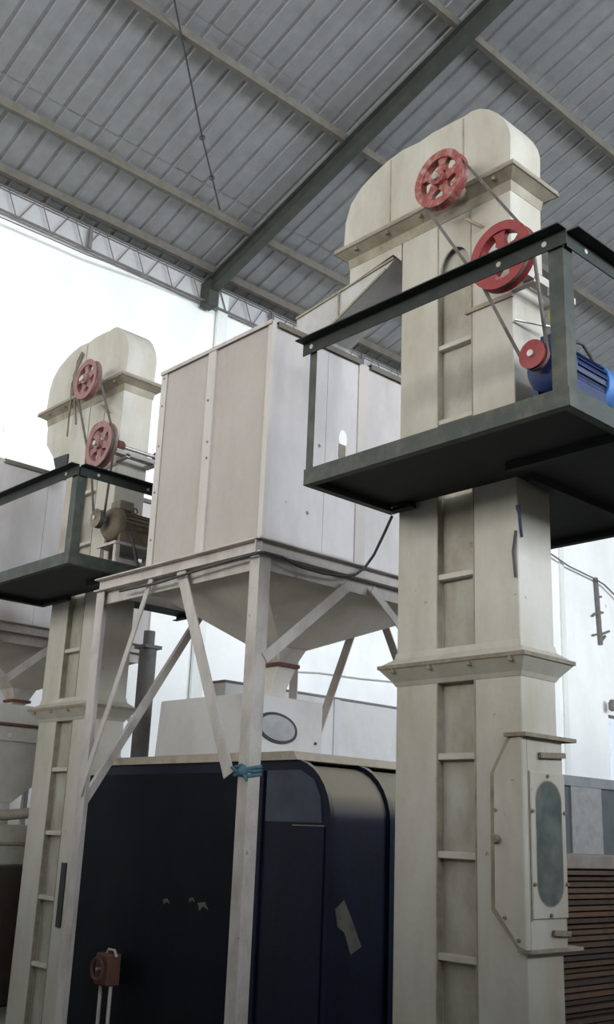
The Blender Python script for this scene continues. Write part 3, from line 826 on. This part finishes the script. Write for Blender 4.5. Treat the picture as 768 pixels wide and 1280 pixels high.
# ------------------------------------------------------------------ grain bins on stands
def grain_bin(label, dx, dy, main):
    x0, x1, y0, y1, z0, z1 = 5.07 + dx, 7.40 + dx, 6.05 + dy, 7.63 + dy, 3.72, 5.64
    t = thing('grain_bin', label, 'grain bin', ((x0 + x1) / 2, (y0 + y1) / 2, z0))
    part('core', MB().box(x0 + 0.02, x1 - 0.02, y0 + 0.02, y1 - 0.02, z0, z1 - 0.25), bin_front_shade, t)
    ym = y0 + 0.80
    for (a, b) in ((y0 + 0.045, ym - 0.05), (ym + 0.05, y1 - 0.06)):
        part('panel', MB().box(x0 + 0.008, x0 + 0.022, a, b, z0 + 0.01, z1 - 0.012), bin_front_shade, t)
    xm = x0 + 1.10
    for (a, b) in ((x0 + 0.035, x0 + 0.66), (x0 + 0.664, xm - 0.055), (xm + 0.055, x1 - 0.05)):
        part('panel', MB().box(a, b, y0 + 0.006, y0 + 0.022, z0 + 0.01, z1 - 0.012), bin_side_lit, t)
    part('panel', MB().box(x0 + 0.03, x1 - 0.03, y1 - 0.022, y1, z0, z1 - 0.04), bin_side_lit, t)
    part('panel', MB().box(x1 - 0.022, x1, y0 + 0.03, y1 - 0.03, z0, z1 - 0.04), bin_side_lit, t)
    # corner angles and mid strips
    co = part('corner_angle', MB().angle((x0 - 0.004, y0 - 0.004, z0), (x0 - 0.004, y0 - 0.004, z1 + 0.005), AX, AY, 0.045, 0.055), bin_paint, t)
    cl = part('corner_angle', MB().angle((x0 - 0.004, y1 + 0.004, z0), (x0 - 0.004, y1 + 0.004, z1 + 0.005), AX, (0, -1, 0), 0.05, 0.085), bin_paint, t)
    for zz in (4.0, 4.45, 4.9, 5.3, 5.58):
        part('rivet', MB().lathe([(0.012, 0), (0.008, 0.008)], (x0 - 0.004, y1 - 0.04, zz), (-1, 0, 0), 8), edge_rust, cl)
    ms = part('mid_strip', MB().box(x0 - 0.012, x0 + 0.02, ym - 0.055, ym + 0.055, z0, z1 - 0.01), bin_paint, t)
    for zz in (4.75, 4.6, 5.15):
        part('rivet', MB().lathe([(0.014, 0), (0.008, 0.008)], (x0 - 0.012, ym + random.uniform(-0.02, 0.02), zz), (-1, 0, 0), 8), edge_rust, ms)
    part('mid_strip', MB().box(xm - 0.06, xm + 0.06, y0 - 0.006, y0 + 0.02, z0, z1 - 0.02), bin_paint, t)
    # top rim: thin angle on the front, two separate dark lips on the side
    ri = part('top_rim', MB().angle((x0 - 0.02, y0, z1 + 0.012), (x0 - 0.02, y1 + 0.005, z1 + 0.012), (0, 0, -1), AX, 0.035, 0.06), stand_paint, t)
    part('top_rim', MB().angle((x0 + 0.05, y0 - 0.025, z1 + 0.01), (xm - 0.05, y0 - 0.025, z1 + 0.01), (0, 0, -1), AY, 0.05, 0.05), purlin_paint, t)
    part('top_rim', MB().angle((xm + 0.08, y0 - 0.025, z1 + 0.01), (x1, y0 - 0.025, z1 + 0.01), (0, 0, -1), AY, 0.05, 0.05), purlin_paint, t)
    for k in range(5):
        part('rivet', MB().lathe([(0.013, 0), (0.008, 0.012)], (x0 - 0.005, y0 + 0.2 + k * 0.3, z1 + 0.012), AZ, 8), steel, ri)
    if main:
        gauge = P(428, 553, y=y0)
        gx, gz = gauge[0], gauge[2]
        part('sight_hole', MB().prism([(0.05 * math.cos(w), 0.085 * math.sin(w)) for w in np.linspace(0, 2 * math.pi, 17)[:-1]], (gx + 0.01, y0 + 0.001, gz + 0.03), AX, AZ, (0, 0.007, 0)), plaster, t)
        part('sight_slot', MB().box(gx - 0.035, gx + 0.045, y0, y0 + 0.008, gz - 0.15, gz - 0.02), edge_rust, t)
        for (px, py) in ((400, 557), (385, 641)):
            q = P(px, py, y=y0)
            part('dent', MB().lathe([(0.018, 0), (0.006, 0.006)], (q[0], y0 + 0.006, q[2]), (0, -1, 0), 7), edge_rust, t)
    # cone and outlet
    cx, cy = x0 + 1.05, y0 + 0.90
    def ringz(hx, hy, z, ox=cx, oy=cy):
        return [(ox - hx, oy - hy, z), (ox + hx, oy - hy, z), (ox + hx, oy + hy, z), (ox - hx, oy + hy, z)]
    cone = MB().loft([rect_ring(x0 + 0.03, x1 - 0.03, y0 + 0.03, y1 - 0.03, z0 - 0.10, 0), rect_ring(x0 + 0.03, x1 - 0.03, y0 + 0.03, y1 - 0.03, z0 - 0.17, 0), ringz(0.17, 0.17, 3.10)])
    co = part('cone', cone, cone_metal, t)
    part('outlet', MB().loft([ringz(0.165, 0.165, 3.11), ringz(0.10, 0.10, 2.96)]), stand_paint, t)
    part('collar', MB().loft([ringz(0.125, 0.125, 2.965), ringz(0.125, 0.125, 2.935)]), rust, t)
    part('outlet_pipe', MB().loft([ringz(0.10, 0.10, 2.94), ringz(0.08, 0.08, 2.648 if main else 2.86, cx - 0.03, cy + 0.10)]), cone_metal, t)
    return t


def bin_stand(label, dx, dy, main):
    x0, x1, y0, y1 = 5.07 + dx, (7.49 if main else 7.31) + dx, 6.05 + dy, 8.30 + dy
    t = thing('bin_stand', label, 'stand', ((x0 + x1) / 2, (y0 + y1) / 2, FZ))
    zt, zb = 3.735, 3.615
    def chan(name, p, q, inward):
        part(name, MB().prism([(0, 0), (0.07, 0), (0.07, -0.012), (0.012, -0.012), (0.012, -(zt - zb) + 0.012), (0.07, -(zt - zb) + 0.012), (0.07, -(zt - zb)), (0, -(zt - zb))],
                              p, inward, AZ, np.array(q) - np.array(p)), stand_paint, t)
    # channel frame; the lips turn outwards
    chan('channel', (x0 - 0.01, y0 - 0.03, zt), (x0 - 0.01, y1 + 0.05, zt), (-1, 0, 0))
    chan('channel', (x0 - 0.07, y0 - 0.005, zt), (x1, y0 - 0.005, zt), (0, -1, 0))
    chan('channel', (x1, y0, zt), (x1, y1, zt), (1, 0, 0))
    chan('channel', (x0, y1 + 0.005, zt), (x1, y1 + 0.005, zt), (0, 1, 0))
    part('lower_rail', MB().box(x0, x0 + 0.03, y0, y1, 3.50, zb), stand_paint, t)
    part('lower_rail', MB().box(x0, x1, y0, y0 + 0.03, 3.50, zb), stand_paint, t)
    part('deck_bar', MB().box(x0 + 0.05, x1, y1 - 0.30, y1 - 0.20, zb + 0.02, zt - 0.01), stand_paint, t)
    # angle legs
    zl = zb
    part('leg', MB().angle((x0 - 0.045, y0 - 0.045, FZ), (x0 - 0.045, y0 - 0.045, zl), AX, AY, 0.115, 0.115, 0.01), stand_paint, t)
    part('leg', MB().angle((x0 - 0.045, y1 + 0.045, FZ), (x0 - 0.045, y1 + 0.045, zl), AX, (0, -1, 0), 0.115, 0.125, 0.01), stand_paint, t)
    part('leg', MB().angle((x1 + 0.0, y1 + 0.045, FZ), (x1 + 0.0, y1 + 0.045, zl), AX, (0, -1, 0), 0.115, 0.125, 0.01), stand_paint, t)
    part('leg', MB().angle((x1 + 0.0, y0 - 0.045, FZ), (x1 + 0.0, y0 - 0.045, zl), AX, AY, 0.115, 0.125, 0.01), stand_paint, t)
    for (lx, ly) in ((x0, y0), (x0, y1), (x1 + 0.04, y1), (x1 + 0.04, y0)):
        part('foot_plate', MB().box(lx - 0.12, lx + 0.12, ly - 0.12, ly + 0.12, FZ, FZ + 0.012), stand_paint, t)
    # braces
    def brace(p, q, w, up, inward=None):
        part('brace', MB().beam(p, q, 0.012, w, up) if inward is None else MB().angle(p, q, up, inward, w, w * 0.7), stand_paint, t)
    xb = x0 + 0.0
    def B(p, q, w, th, up):
        part('brace', MB().beam(p, q, th, w, up), stand_paint, t)
    B((x0 - 0.055, y0 + 0.97, zb + 0.01), (x0 - 0.06, y0 + 0.16, 1.93), 0.115, 0.012, AY)
    B((x0 - 0.055, y0 + 1.40, zb + 0.0), (x0 - 0.06, y1 - 0.02, 1.78), 0.06, 0.012, AY)
    B((x0 + 0.05, y0 - 0.05, 2.80), (x0 + 0.94, y0 - 0.05, zb - 0.08), 0.085, 0.012, AX)
    B((x0 + 1.22, y0 - 0.05, zb - 0.06), (x1 - 0.02, y0 - 0.05, 2.68), 0.07, 0.012, AX)
    part('brace', MB().angle((x0 + 0.0, y1 + 0.05, 1.72), (x0 + 1.16, y1 + 0.05, zb), (0.85, 0, -0.5), AY, 0.07, 0.05), stand_paint, t)
    B((x1, y0 + 1.33, zb - 0.02), (x1, y1, 1.62), 0.105, 0.012, AY)
    B((x1, y0 + 0.94, zb - 0.02), (x1, y0, 1.62), 0.085, 0.012, AY)
    return t


grain_bin('boxy white steel grain bin with cone bottom linked by chute to the tall elevator', 0, 0, True)
bin_stand('pale steel angle-leg stand with a blue rope tied to its leg', 0, 0, True)
grain_bin('white grain bin standing behind the smaller-looking elevator with the brown motor', 0.10, 5.0, False)
bin_stand('pale steel stand under the bin behind the elevator with the brown motor', 0.10, 5.0, False)

# cable lying along the channel and up to the platform
xC, yC = 5.07 - 0.092, 6.05 - 0.085
pts = [P(150, 739, x=xC), P(200, 728, x=xC), P(250, 712, x=xC), P(290, 700, x=xC), P(322, 691.5, x=xC), P(331, 690.5, y=yC), P(352, 696, y=yC), P(377, 709, y=yC), P(405, 717, y=yC),
       P(430, 720, y=yC), P(445, 718, y=yC), P(456, 710, y=yC), P(468, 693, y=yC - 0.1), P(480, 668, y=yC - 0.5), P(490, 646, y=5.15)]
solo('power_cable', MB().tube(pts, 0.012, 8), cable_mat, 'black power cable drooping along the bin stand up to the green platform', 'cable', smooth=60)

# blue rope knotted round the near leg
rp = thing('rope_knot', 'blue rope knotted round the stand leg', 'rope', (5.03, 6.01, 1.88))
for k, (dz, tl) in enumerate(((0.0, 0.01), (0.028, -0.008), (0.055, 0.012))):
    q = [(5.012, 6.145, 1.93 + dz), (5.005, 6.06, 1.935 + dz + tl), (5.008, 6.008, 1.93 + dz - tl), (5.06, 6.003, 1.93 + dz), (5.15, 6.008, 1.945 + dz)]
    part('rope_turn', MB().tube(q, 0.014, 7), rope_mat, rp, 60)
part('knot', MB().lathe([(0.012, -0.045), (0.035, -0.025), (0.04, 0.0), (0.03, 0.028), (0.012, 0.045)], (5.0, 6.04, 1.955), (0, 1, 0.3), 9), rope_mat, rp, 60)
part('rope_end', MB().tube([(5.0, 6.06, 1.95), (4.985, 6.11, 1.965), (4.985, 6.15, 1.985)], 0.012, 6), rope_mat, rp, 60)
part('rope_end', MB().tube([(5.0, 6.03, 1.95), (4.992, 6.0, 1.915), (5.0, 5.985, 1.89)], 0.012, 6), rope_mat, rp, 60)

# ------------------------------------------------------------------ dryer under the bin
DX0, DX1, DY0, DY1, DZ = 5.50, 7.38, 5.615, 9.0, 2.085
dr = thing('grain_dryer', 'large navy blue grain dryer with rounded shoulders under the bin', 'dryer', ((DX0 + DX1) / 2, (DY0 + DY1) / 2, FZ))


def shoulder(off, r, zbot=FZ):
    y0, y1, zt = DY0 - off, DY1 + off, DZ + off
    pr = [(y0, zbot)]
    for w in np.linspace(0, math.pi / 2, 9):
        pr.append((y0 + r - r * math.cos(w), zt - r + r * math.sin(w)))
    for w in np.linspace(math.pi / 2, 0, 9):
        pr.append((y1 - r + r * math.cos(w), zt - r + r * math.sin(w)))
    pr.append((y1, zbot))
    return pr


part('shell', MB().prism(shoulder(-0.035, 0.43), (DX0 + 0.03, 0, 0), AY, AZ, (DX1 - DX0 - 0.06, 0, 0)), dryer_blue, dr, 30)
part('end_plate', MB().prism(shoulder(0, 0.45), (DX0, 0, 0), AY, AZ, (0.04, 0, 0)), dryer_blue, dr, 30)
part('rib', MB().prism(shoulder(0.0, 0.45), (DX0 + 0.64, 0, 0), AY, AZ, (0.05, 0, 0)), dryer_blue, dr, 30)
part('end_plate', MB().prism(shoulder(0, 0.45), (DX1 - 0.04, 0, 0), AY, AZ, (0.04, 0, 0)), dryer_blue, dr, 30)
part('top_lid', MB().prism([(DY0 + 0.35, DZ - 0.01), (DY0 + 0.40, DZ + 0.055), (DY1 - 0.40, DZ + 0.055), (DY1 - 0.35, DZ - 0.01)], (DX0 - 0.03, 0, 0), AY, AZ, (DX1 - DX0 + 0.03, 0, 0)), dust_top, dr)
part('access_panel', MB().box(DX0 - 0.012, DX0, 5.67, 6.02, FZ + 0.1, 1.60), dryer_blue, dr, bevel=0.004)
part('access_panel', MB().box(DX0 - 0.012, DX0, 6.45, 8.96, FZ + 0.05, 1.99), dryer_black, dr, bevel=0.004)
part('cover_strip', MB().box(DX0 - 0.02, DX0, 6.36, 6.42, FZ + 0.05, 2.0), dryer_blue, dr)
dm = mat('painted_sheen_cover', (0.035, 0.05, 0.075), (0.012, 0.016, 0.035), 0.6, 0.35, 0, 2.2, 1, 0.1)  # blurred reflections put into the colour of the bluish cover
part('cover_plate', MB().prism([(5.70, 1.62), (5.72, 1.80), (5.80, 1.93), (5.95, 2.0), (6.33, 2.0), (6.33, 1.62)], (DX0 - 0.008, 0, 0), AY, AZ, (0.008, 0, 0)), dm, dr)
q = P(437, 1162, y=DY0 + 0.03)
part('torn_label', MB().prism([(-0.15, 0.14), (-0.06, 0.20), (0.03, 0.06), (0.13, -0.12), (0.02, -0.17), (-0.05, -0.02), (-0.12, 0.02)], (q[0], DY0 + 0.031, q[2]), AX, AZ, (0, 0.005, 0)), paper, dr)
for (px, py, s) in ((208, 1127, 0.05), (254, 1133, 0.07), (240, 1125, 0.04)):
    q = P(px, py, x=DX0 - 0.013)
    part('torn_label', MB().prism([(-s, -s * 0.3), (-s * 0.3, s * 0.5), (s, s * 0.3), (s * 0.6, -s * 0.5), (0.0, 0.0)], (DX0 - 0.016, q[1], q[2]), AY, AZ, (0.005, 0, 0)), paper, dr)

# white feed box on the dryer
fb = thing('feed_box', 'white sheet-metal feed box with a dark rimmed window on the dryer', 'box', (5.95, 7.2, DZ + 0.055))
zb = DZ + 0.055
FY0 = 6.63
part('body', MB().loft([[(5.52, FY0, zb), (6.36, FY0, zb), (6.36, 7.92, zb), (5.52, 7.92, zb)], [(5.52, FY0, 2.632), (6.36, FY0, 2.632), (6.36, 7.88, 2.632), (5.52, 7.88, 2.632)]]), white_sheet, fb, bevel=0.008)
e0 = P(346, 910, y=FY0)
el = [(0.225 * abs(math.cos(w)) ** 1.05 * math.copysign(1, math.cos(w)), 0.125 * abs(math.sin(w)) ** 0.9 * math.copysign(1, math.sin(w)) + 0.02 * math.cos(w) * -1) for w in np.linspace(0, 2 * math.pi, 33)[:-1]]
part('window_seal', MB().prism(el, (e0[0], FY0 - 0.012, e0[2]), AX, AZ, (0, 0.016, 0)), black_rubber, fb)
part('window_glass', MB().prism([(a * 0.86, b * 0.82) for a, b in el], (e0[0], FY0 - 0.018, e0[2]), AX, AZ, (0, 0.012, 0)), grey_glass, fb)
part('lug', MB().box(6.27, 6.29, FY0 - 0.012, FY0, 2.27, 2.29), black_rubber, fb)
part('pipe_collar', MB().box(5.97, 6.22, 6.92, 7.18, 2.63, 2.645), white_sheet, fb)

# long white duct beyond the stand
d0, d1 = P(282, 857, y=9.2), P(494, 882, y=9.2)
dz = (d0[2] + d1[2]) / 2
du = thing('settling_duct', 'long white sheet-metal duct standing behind the dryer', 'duct', ((d0[0] + d1[0]) / 2 + 0.3, 9.31, FZ))
part('body', MB().box(d0[0], d1[0] + 0.8, 9.2, 9.42, 0.9, dz), white_sheet, du)
part('top_edge', MB().box(d0[0] - 0.02, d1[0] + 0.82, 9.185, 9.44, dz, dz + 0.025), truss_paint, du)
sx = P(420, 910, y=9.2)[0]
part('seam_strip', MB().box(sx - 0.045, sx + 0.045, 9.185, 9.2, 0.9, dz), shade_and_trim_mat, du)
part('base', MB().box(d0[0] + 0.1, d1[0] + 0.7, 9.22, 9.40, FZ, 0.9), grey_deep, du)

# red hand wheel unit in front of the dryer
rw = thing('red_valve_unit', 'dim red valve box on two thin pipes before the dryer', 'valve', (5.36, P(128, 1195, x=5.30)[1], FZ))
vx = 5.30
v0 = P(128, 1195, x=vx)
part('valve_box', MB().box(vx, vx + 0.13, v0[1] - 0.10, v0[1] + 0.10, v0[2] - 0.23, v0[2] + 0.02), rust, rw, bevel=0.01)
part('hand_wheel', MB().lathe([(0.085 + 0.014 * math.cos(w), 0.014 * math.sin(w)) for w in np.linspace(0, 2 * math.pi, 9)[:-1]], (vx - 0.04, v0[1], v0[2] - 0.10), AX, 20, True), rust, rw, 60)
part('valve_stem', MB().tube([(vx - 0.05, v0[1], v0[2] - 0.10), (vx + 0.02, v0[1], v0[2] - 0.10)], 0.012, 8), steel, rw)
for yy in (v0[1] - 0.075, v0[1] + 0.075):
    part('pipe', MB().tube([(vx + 0.06, yy, FZ), (vx + 0.06, yy, v0[2] - 0.2)], 0.016, 8), stand_paint, rw, 60)
part('pipe', MB().tube([(vx + 0.06, v0[1] + 0.03, v0[2]), (vx + 0.06, v0[1] + 0.0, v0[2] + 0.05), (vx + 0.06, v0[1] - 0.09, v0[2] + 0.05), (vx + 0.06, v0[1] - 0.13, v0[2] + 0.0)], 0.012, 8), stand_paint, rw, 60)

# ------------------------------------------------------------------ the second line: elevator, platform, motor
LDX, LDY = 0.13, 5.35
el2 = elevator('dusty cream bucket elevator with faded red pulleys behind the bin stand', LDX, LDY, False)
k1, k2, k3 = pulley_centres(LDX, LDY, ((110, 475), (127, 556), (122, 648)), 0.276)
wheel(el2, 'head_pulley', k1, 0.237, 0.075, red_dusty, 5, 0.2, 0.06, steel)
wheel(el2, 'counter_pulley', k2, 0.257, 0.085, red_dusty, 5, 0.9, 0.055, steel)
belt('drive_belt', k1, 0.215, k2, 0.235, k1[0] - 0.012, 'thin belt between the two faded red pulleys of the dusty elevator')
belt('drive_belt', k2, 0.235, k3, 0.093, k1[0] + 0.016, 'long belt reaching down to the oily brown motor')
part('slot', MB().box(TX + LDX - 0.012, TX + LDX + 0.002, P(77, 1120, x=TX + LDX)[1] - 0.045, P(77, 1120, x=TX + LDX)[1] + 0.045, P(77, 1160, x=TX + LDX)[2], P(77, 1078, x=TX + LDX)[2]), black_rubber, el2)
for k, (q0, q1, q2) in enumerate((((103, 440), (97, 452), (86, 521)), ((104, 442), (92, 470), (95, 530)), ((101, 446), (90, 480), (84, 545)))):
    part('head_cable', MB().tube([P(*q0, x=TX + LDX - 0.02), P(*q1, x=TX + LDX - 0.02), P(*q2, x=TX + LDX - 0.13)], 0.012, 6), edge_rust, el2, 60)
lp = P(85, 703, z=ZP)
platform('dark green service platform around the dusty elevator with faded pulleys', lp[0], TX + LDX - 0.03, 7.1, lp[1], lp[1] + 2.10, (TY + LDY - 0.05, 9.95), ZP, 0.965, False)
motor('oily brown electric motor on the platform of the dusty elevator', k3, brown_motor, brown_motor, edge_rust, deck, 0.46, 0.172, stand_paint)
mk = np.array(k3)
solo('motor_cable', MB().tube([mk + np.array(d) for d in ((0.30, -0.16, -0.12), (0.30, -0.24, -0.22), (0.33, -0.26, -0.36), (0.38, -0.27, -0.5), (0.42, -0.28, -0.655))], 0.016, 8), cable_mat,
     'black cable dropping from the oily brown motor', 'cable', smooth=60)

# steel post behind the stand
PY = 10.55
sp = P(177, 943, y=PY)
spp = thing('steel_post', 'dark steel pipe post with capped top behind the dusty elevator', 'post', (sp[0], PY, FZ))
part('pipe', MB().lathe([(0.105, FZ), (0.105, 3.60)], (sp[0] - 0.03, PY, 0), AZ, 18), truss_paint, spp, 40)
part('cap', MB().box(sp[0] - 0.15, sp[0] + 0.09, PY - 0.12, PY + 0.12, 3.60, 3.64), truss_paint, spp)
part('neck', MB().lathe([(0.07, 3.64), (0.07, 3.82)], (sp[0] - 0.03, PY, 0), AZ, 14), truss_paint, spp, 40)

# small cleaner hopper under the far bin
cl = thing('cleaner_hopper', 'cream banded hopper with tapering bottom under the far bin', 'hopper', (6.0, 11.9, FZ))
hx0, hx1, hy0, hy1 = 5.3, 6.9, 11.3, 12.7
part('band', MB().box(hx0, hx1, hy0, hy1, 2.62, 2.84), cream, cl, bevel=0.01)
part('band', MB().box(hx0 + 0.03, hx1 - 0.03, hy0 + 0.03, hy1 - 0.03, 2.42, 2.61), cream, cl, bevel=0.01)
part('ledge', MB().box(hx0 - 0.02, hx1 + 0.02, hy0 - 0.02, hy1 + 0.02, 2.60, 2.625), rust, cl)
part('cone', MB().loft([rect_ring(hx0 + 0.05, hx1 - 0.05, hy0 + 0.05, hy1 - 0.05, 2.42, 0), rect_ring(6.0, 6.2, 11.9, 12.1, 1.75, 0.05)]), cone_metal, cl)
part('outlet', MB().box(5.96, 6.24, 11.86, 12.14, 1.5, 1.76), stand_paint, cl)
part('lower_body', MB().box(5.45, 6.75, 11.45, 12.55, 1.05, 1.5), cream_panel, cl, bevel=0.02)
part('base_box', MB().box(5.40, 6.80, 11.40, 12.60, FZ, 1.05), dark_brown, cl, bevel=0.02)
part('base_door', MB().box(5.385, 5.40, 11.6, 12.3, 0.1, 0.9), dark_brown, cl)
part('base_door', MB().box(5.55, 6.65, 11.385, 11.40, 0.1, 0.9), dark_brown, cl)
part('ledge', MB().box(5.42, 6.78, 11.42, 12.58, 1.28, 1.31), edge_rust, cl)
part('pipe', MB().tube([(5.4, 11.35, 1.66), (5.9, 11.32, 1.60), (6.6, 11.34, 1.68)], 0.06, 10), cream_grime, cl, 50)
for (lx, ly) in ((hx0 + 0.04, hy0 + 0.04), (hx1 - 0.04, hy0 + 0.04), (hx0 + 0.04, hy1 - 0.04), (hx1 - 0.04, hy1 - 0.04)):
    part('leg', MB().box(lx - 0.03, lx + 0.03, ly - 0.03, ly + 0.03, FZ, 2.5), stand_paint, cl)
disc_at = P(14, 920, y=hy0)
part('white_disc', MB().lathe([(0.035, 0), (0.02, 0.012)], (disc_at[0], hy0 + 0.03, disc_at[2]), (0, -1, 0), 10), white_sheet, cl)  # small raised white disc on the band

# ------------------------------------------------------------------ right background: board stack and grey cabinet
bx0, bx1, by0, by1 = 8.30, 9.9, 5.62, 6.9
ORD = ('first second third fourth fifth sixth seventh eighth ninth tenth eleventh twelfth thirteenth fourteenth fifteenth sixteenth seventeenth eighteenth nineteenth '
       'twentieth twenty-first twenty-second twenty-third twenty-fourth twenty-fifth twenty-sixth twenty-seventh twenty-eighth twenty-ninth thirtieth thirty-first thirty-second thirty-third thirty-fourth').split()
z = FZ
for k in range(34):
    ox, oy = random.uniform(-0.03, 0.03), random.uniform(-0.03, 0.03)
    solo('brown_board', MB().box(bx0 + ox, bx1 + ox, by0 + oy, by1 + oy, z, z + 0.036), board_mat[random.randrange(3)],
         'brown wooden board, ' + ORD[33 - k] + ' below the pale plank on the stack', 'board', 'stacked brown boards')
    z += 0.0362
    solo('spacer_board', MB().box(bx0 + 0.06, bx1 - 0.06, by0 + 0.06, by1 - 0.06, z, z + 0.0150), board_mat[2],
         'thin dark recessed spacer lying on the ' + ORD[33 - k] + ' brown board below the pale plank', 'board', 'spacers between the brown boards')
    z += 0.0152
top = MB().box(bx0 - 0.03, bx1 + 0.05, by0 - 0.03, by1 + 0.02, z, z + 0.12)
solo('pale_plank', top, pale_board, 'pale thick plank lying on the stack of brown boards', 'board', bevel=0.008)

cb = thing('grey_cabinet', 'grey steel cabinet with pale and dark panels behind the board stack', 'cabinet', (13.5, 8.4, FZ))
cx0, cx1, cy0 = 11.8, 15.2, 8.0
ct = P(735, 972, y=8.0)[2]
part('body', MB().box(cx0, cx1, cy0 + 0.03, cy0 + 0.9, FZ, ct - 0.06), grey_deep, cb)
part('top_beam', MB().box(cx0 - 0.03, cx1 + 0.03, cy0 - 0.03, cy0 + 0.93, ct - 0.13, ct), grey_steel, cb)
xa, xb_ = P(714, 1030, y=8.0)[0], P(752, 1030, y=8.0)[0]
part('panel', MB().box(cx0 + 0.02, xa, cy0 + 0.01, cy0 + 0.03, 0.05, ct - 0.13), grey_deep, cb)
part('panel', MB().box(xa, xb_, cy0 - 0.02, cy0 + 0.03, 0.05, ct - 0.13), grey_pale, cb)
part('panel', MB().box(xb_ + 0.01, xb_ + 0.9, cy0 + 0.005, cy0 + 0.03, 0.05, ct - 0.13), grey_deep, cb)
part('panel', MB().box(xb_ + 0.91, cx1 - 0.02, cy0 - 0.02, cy0 + 0.03, 0.05, ct - 0.13), grey_pale, cb)
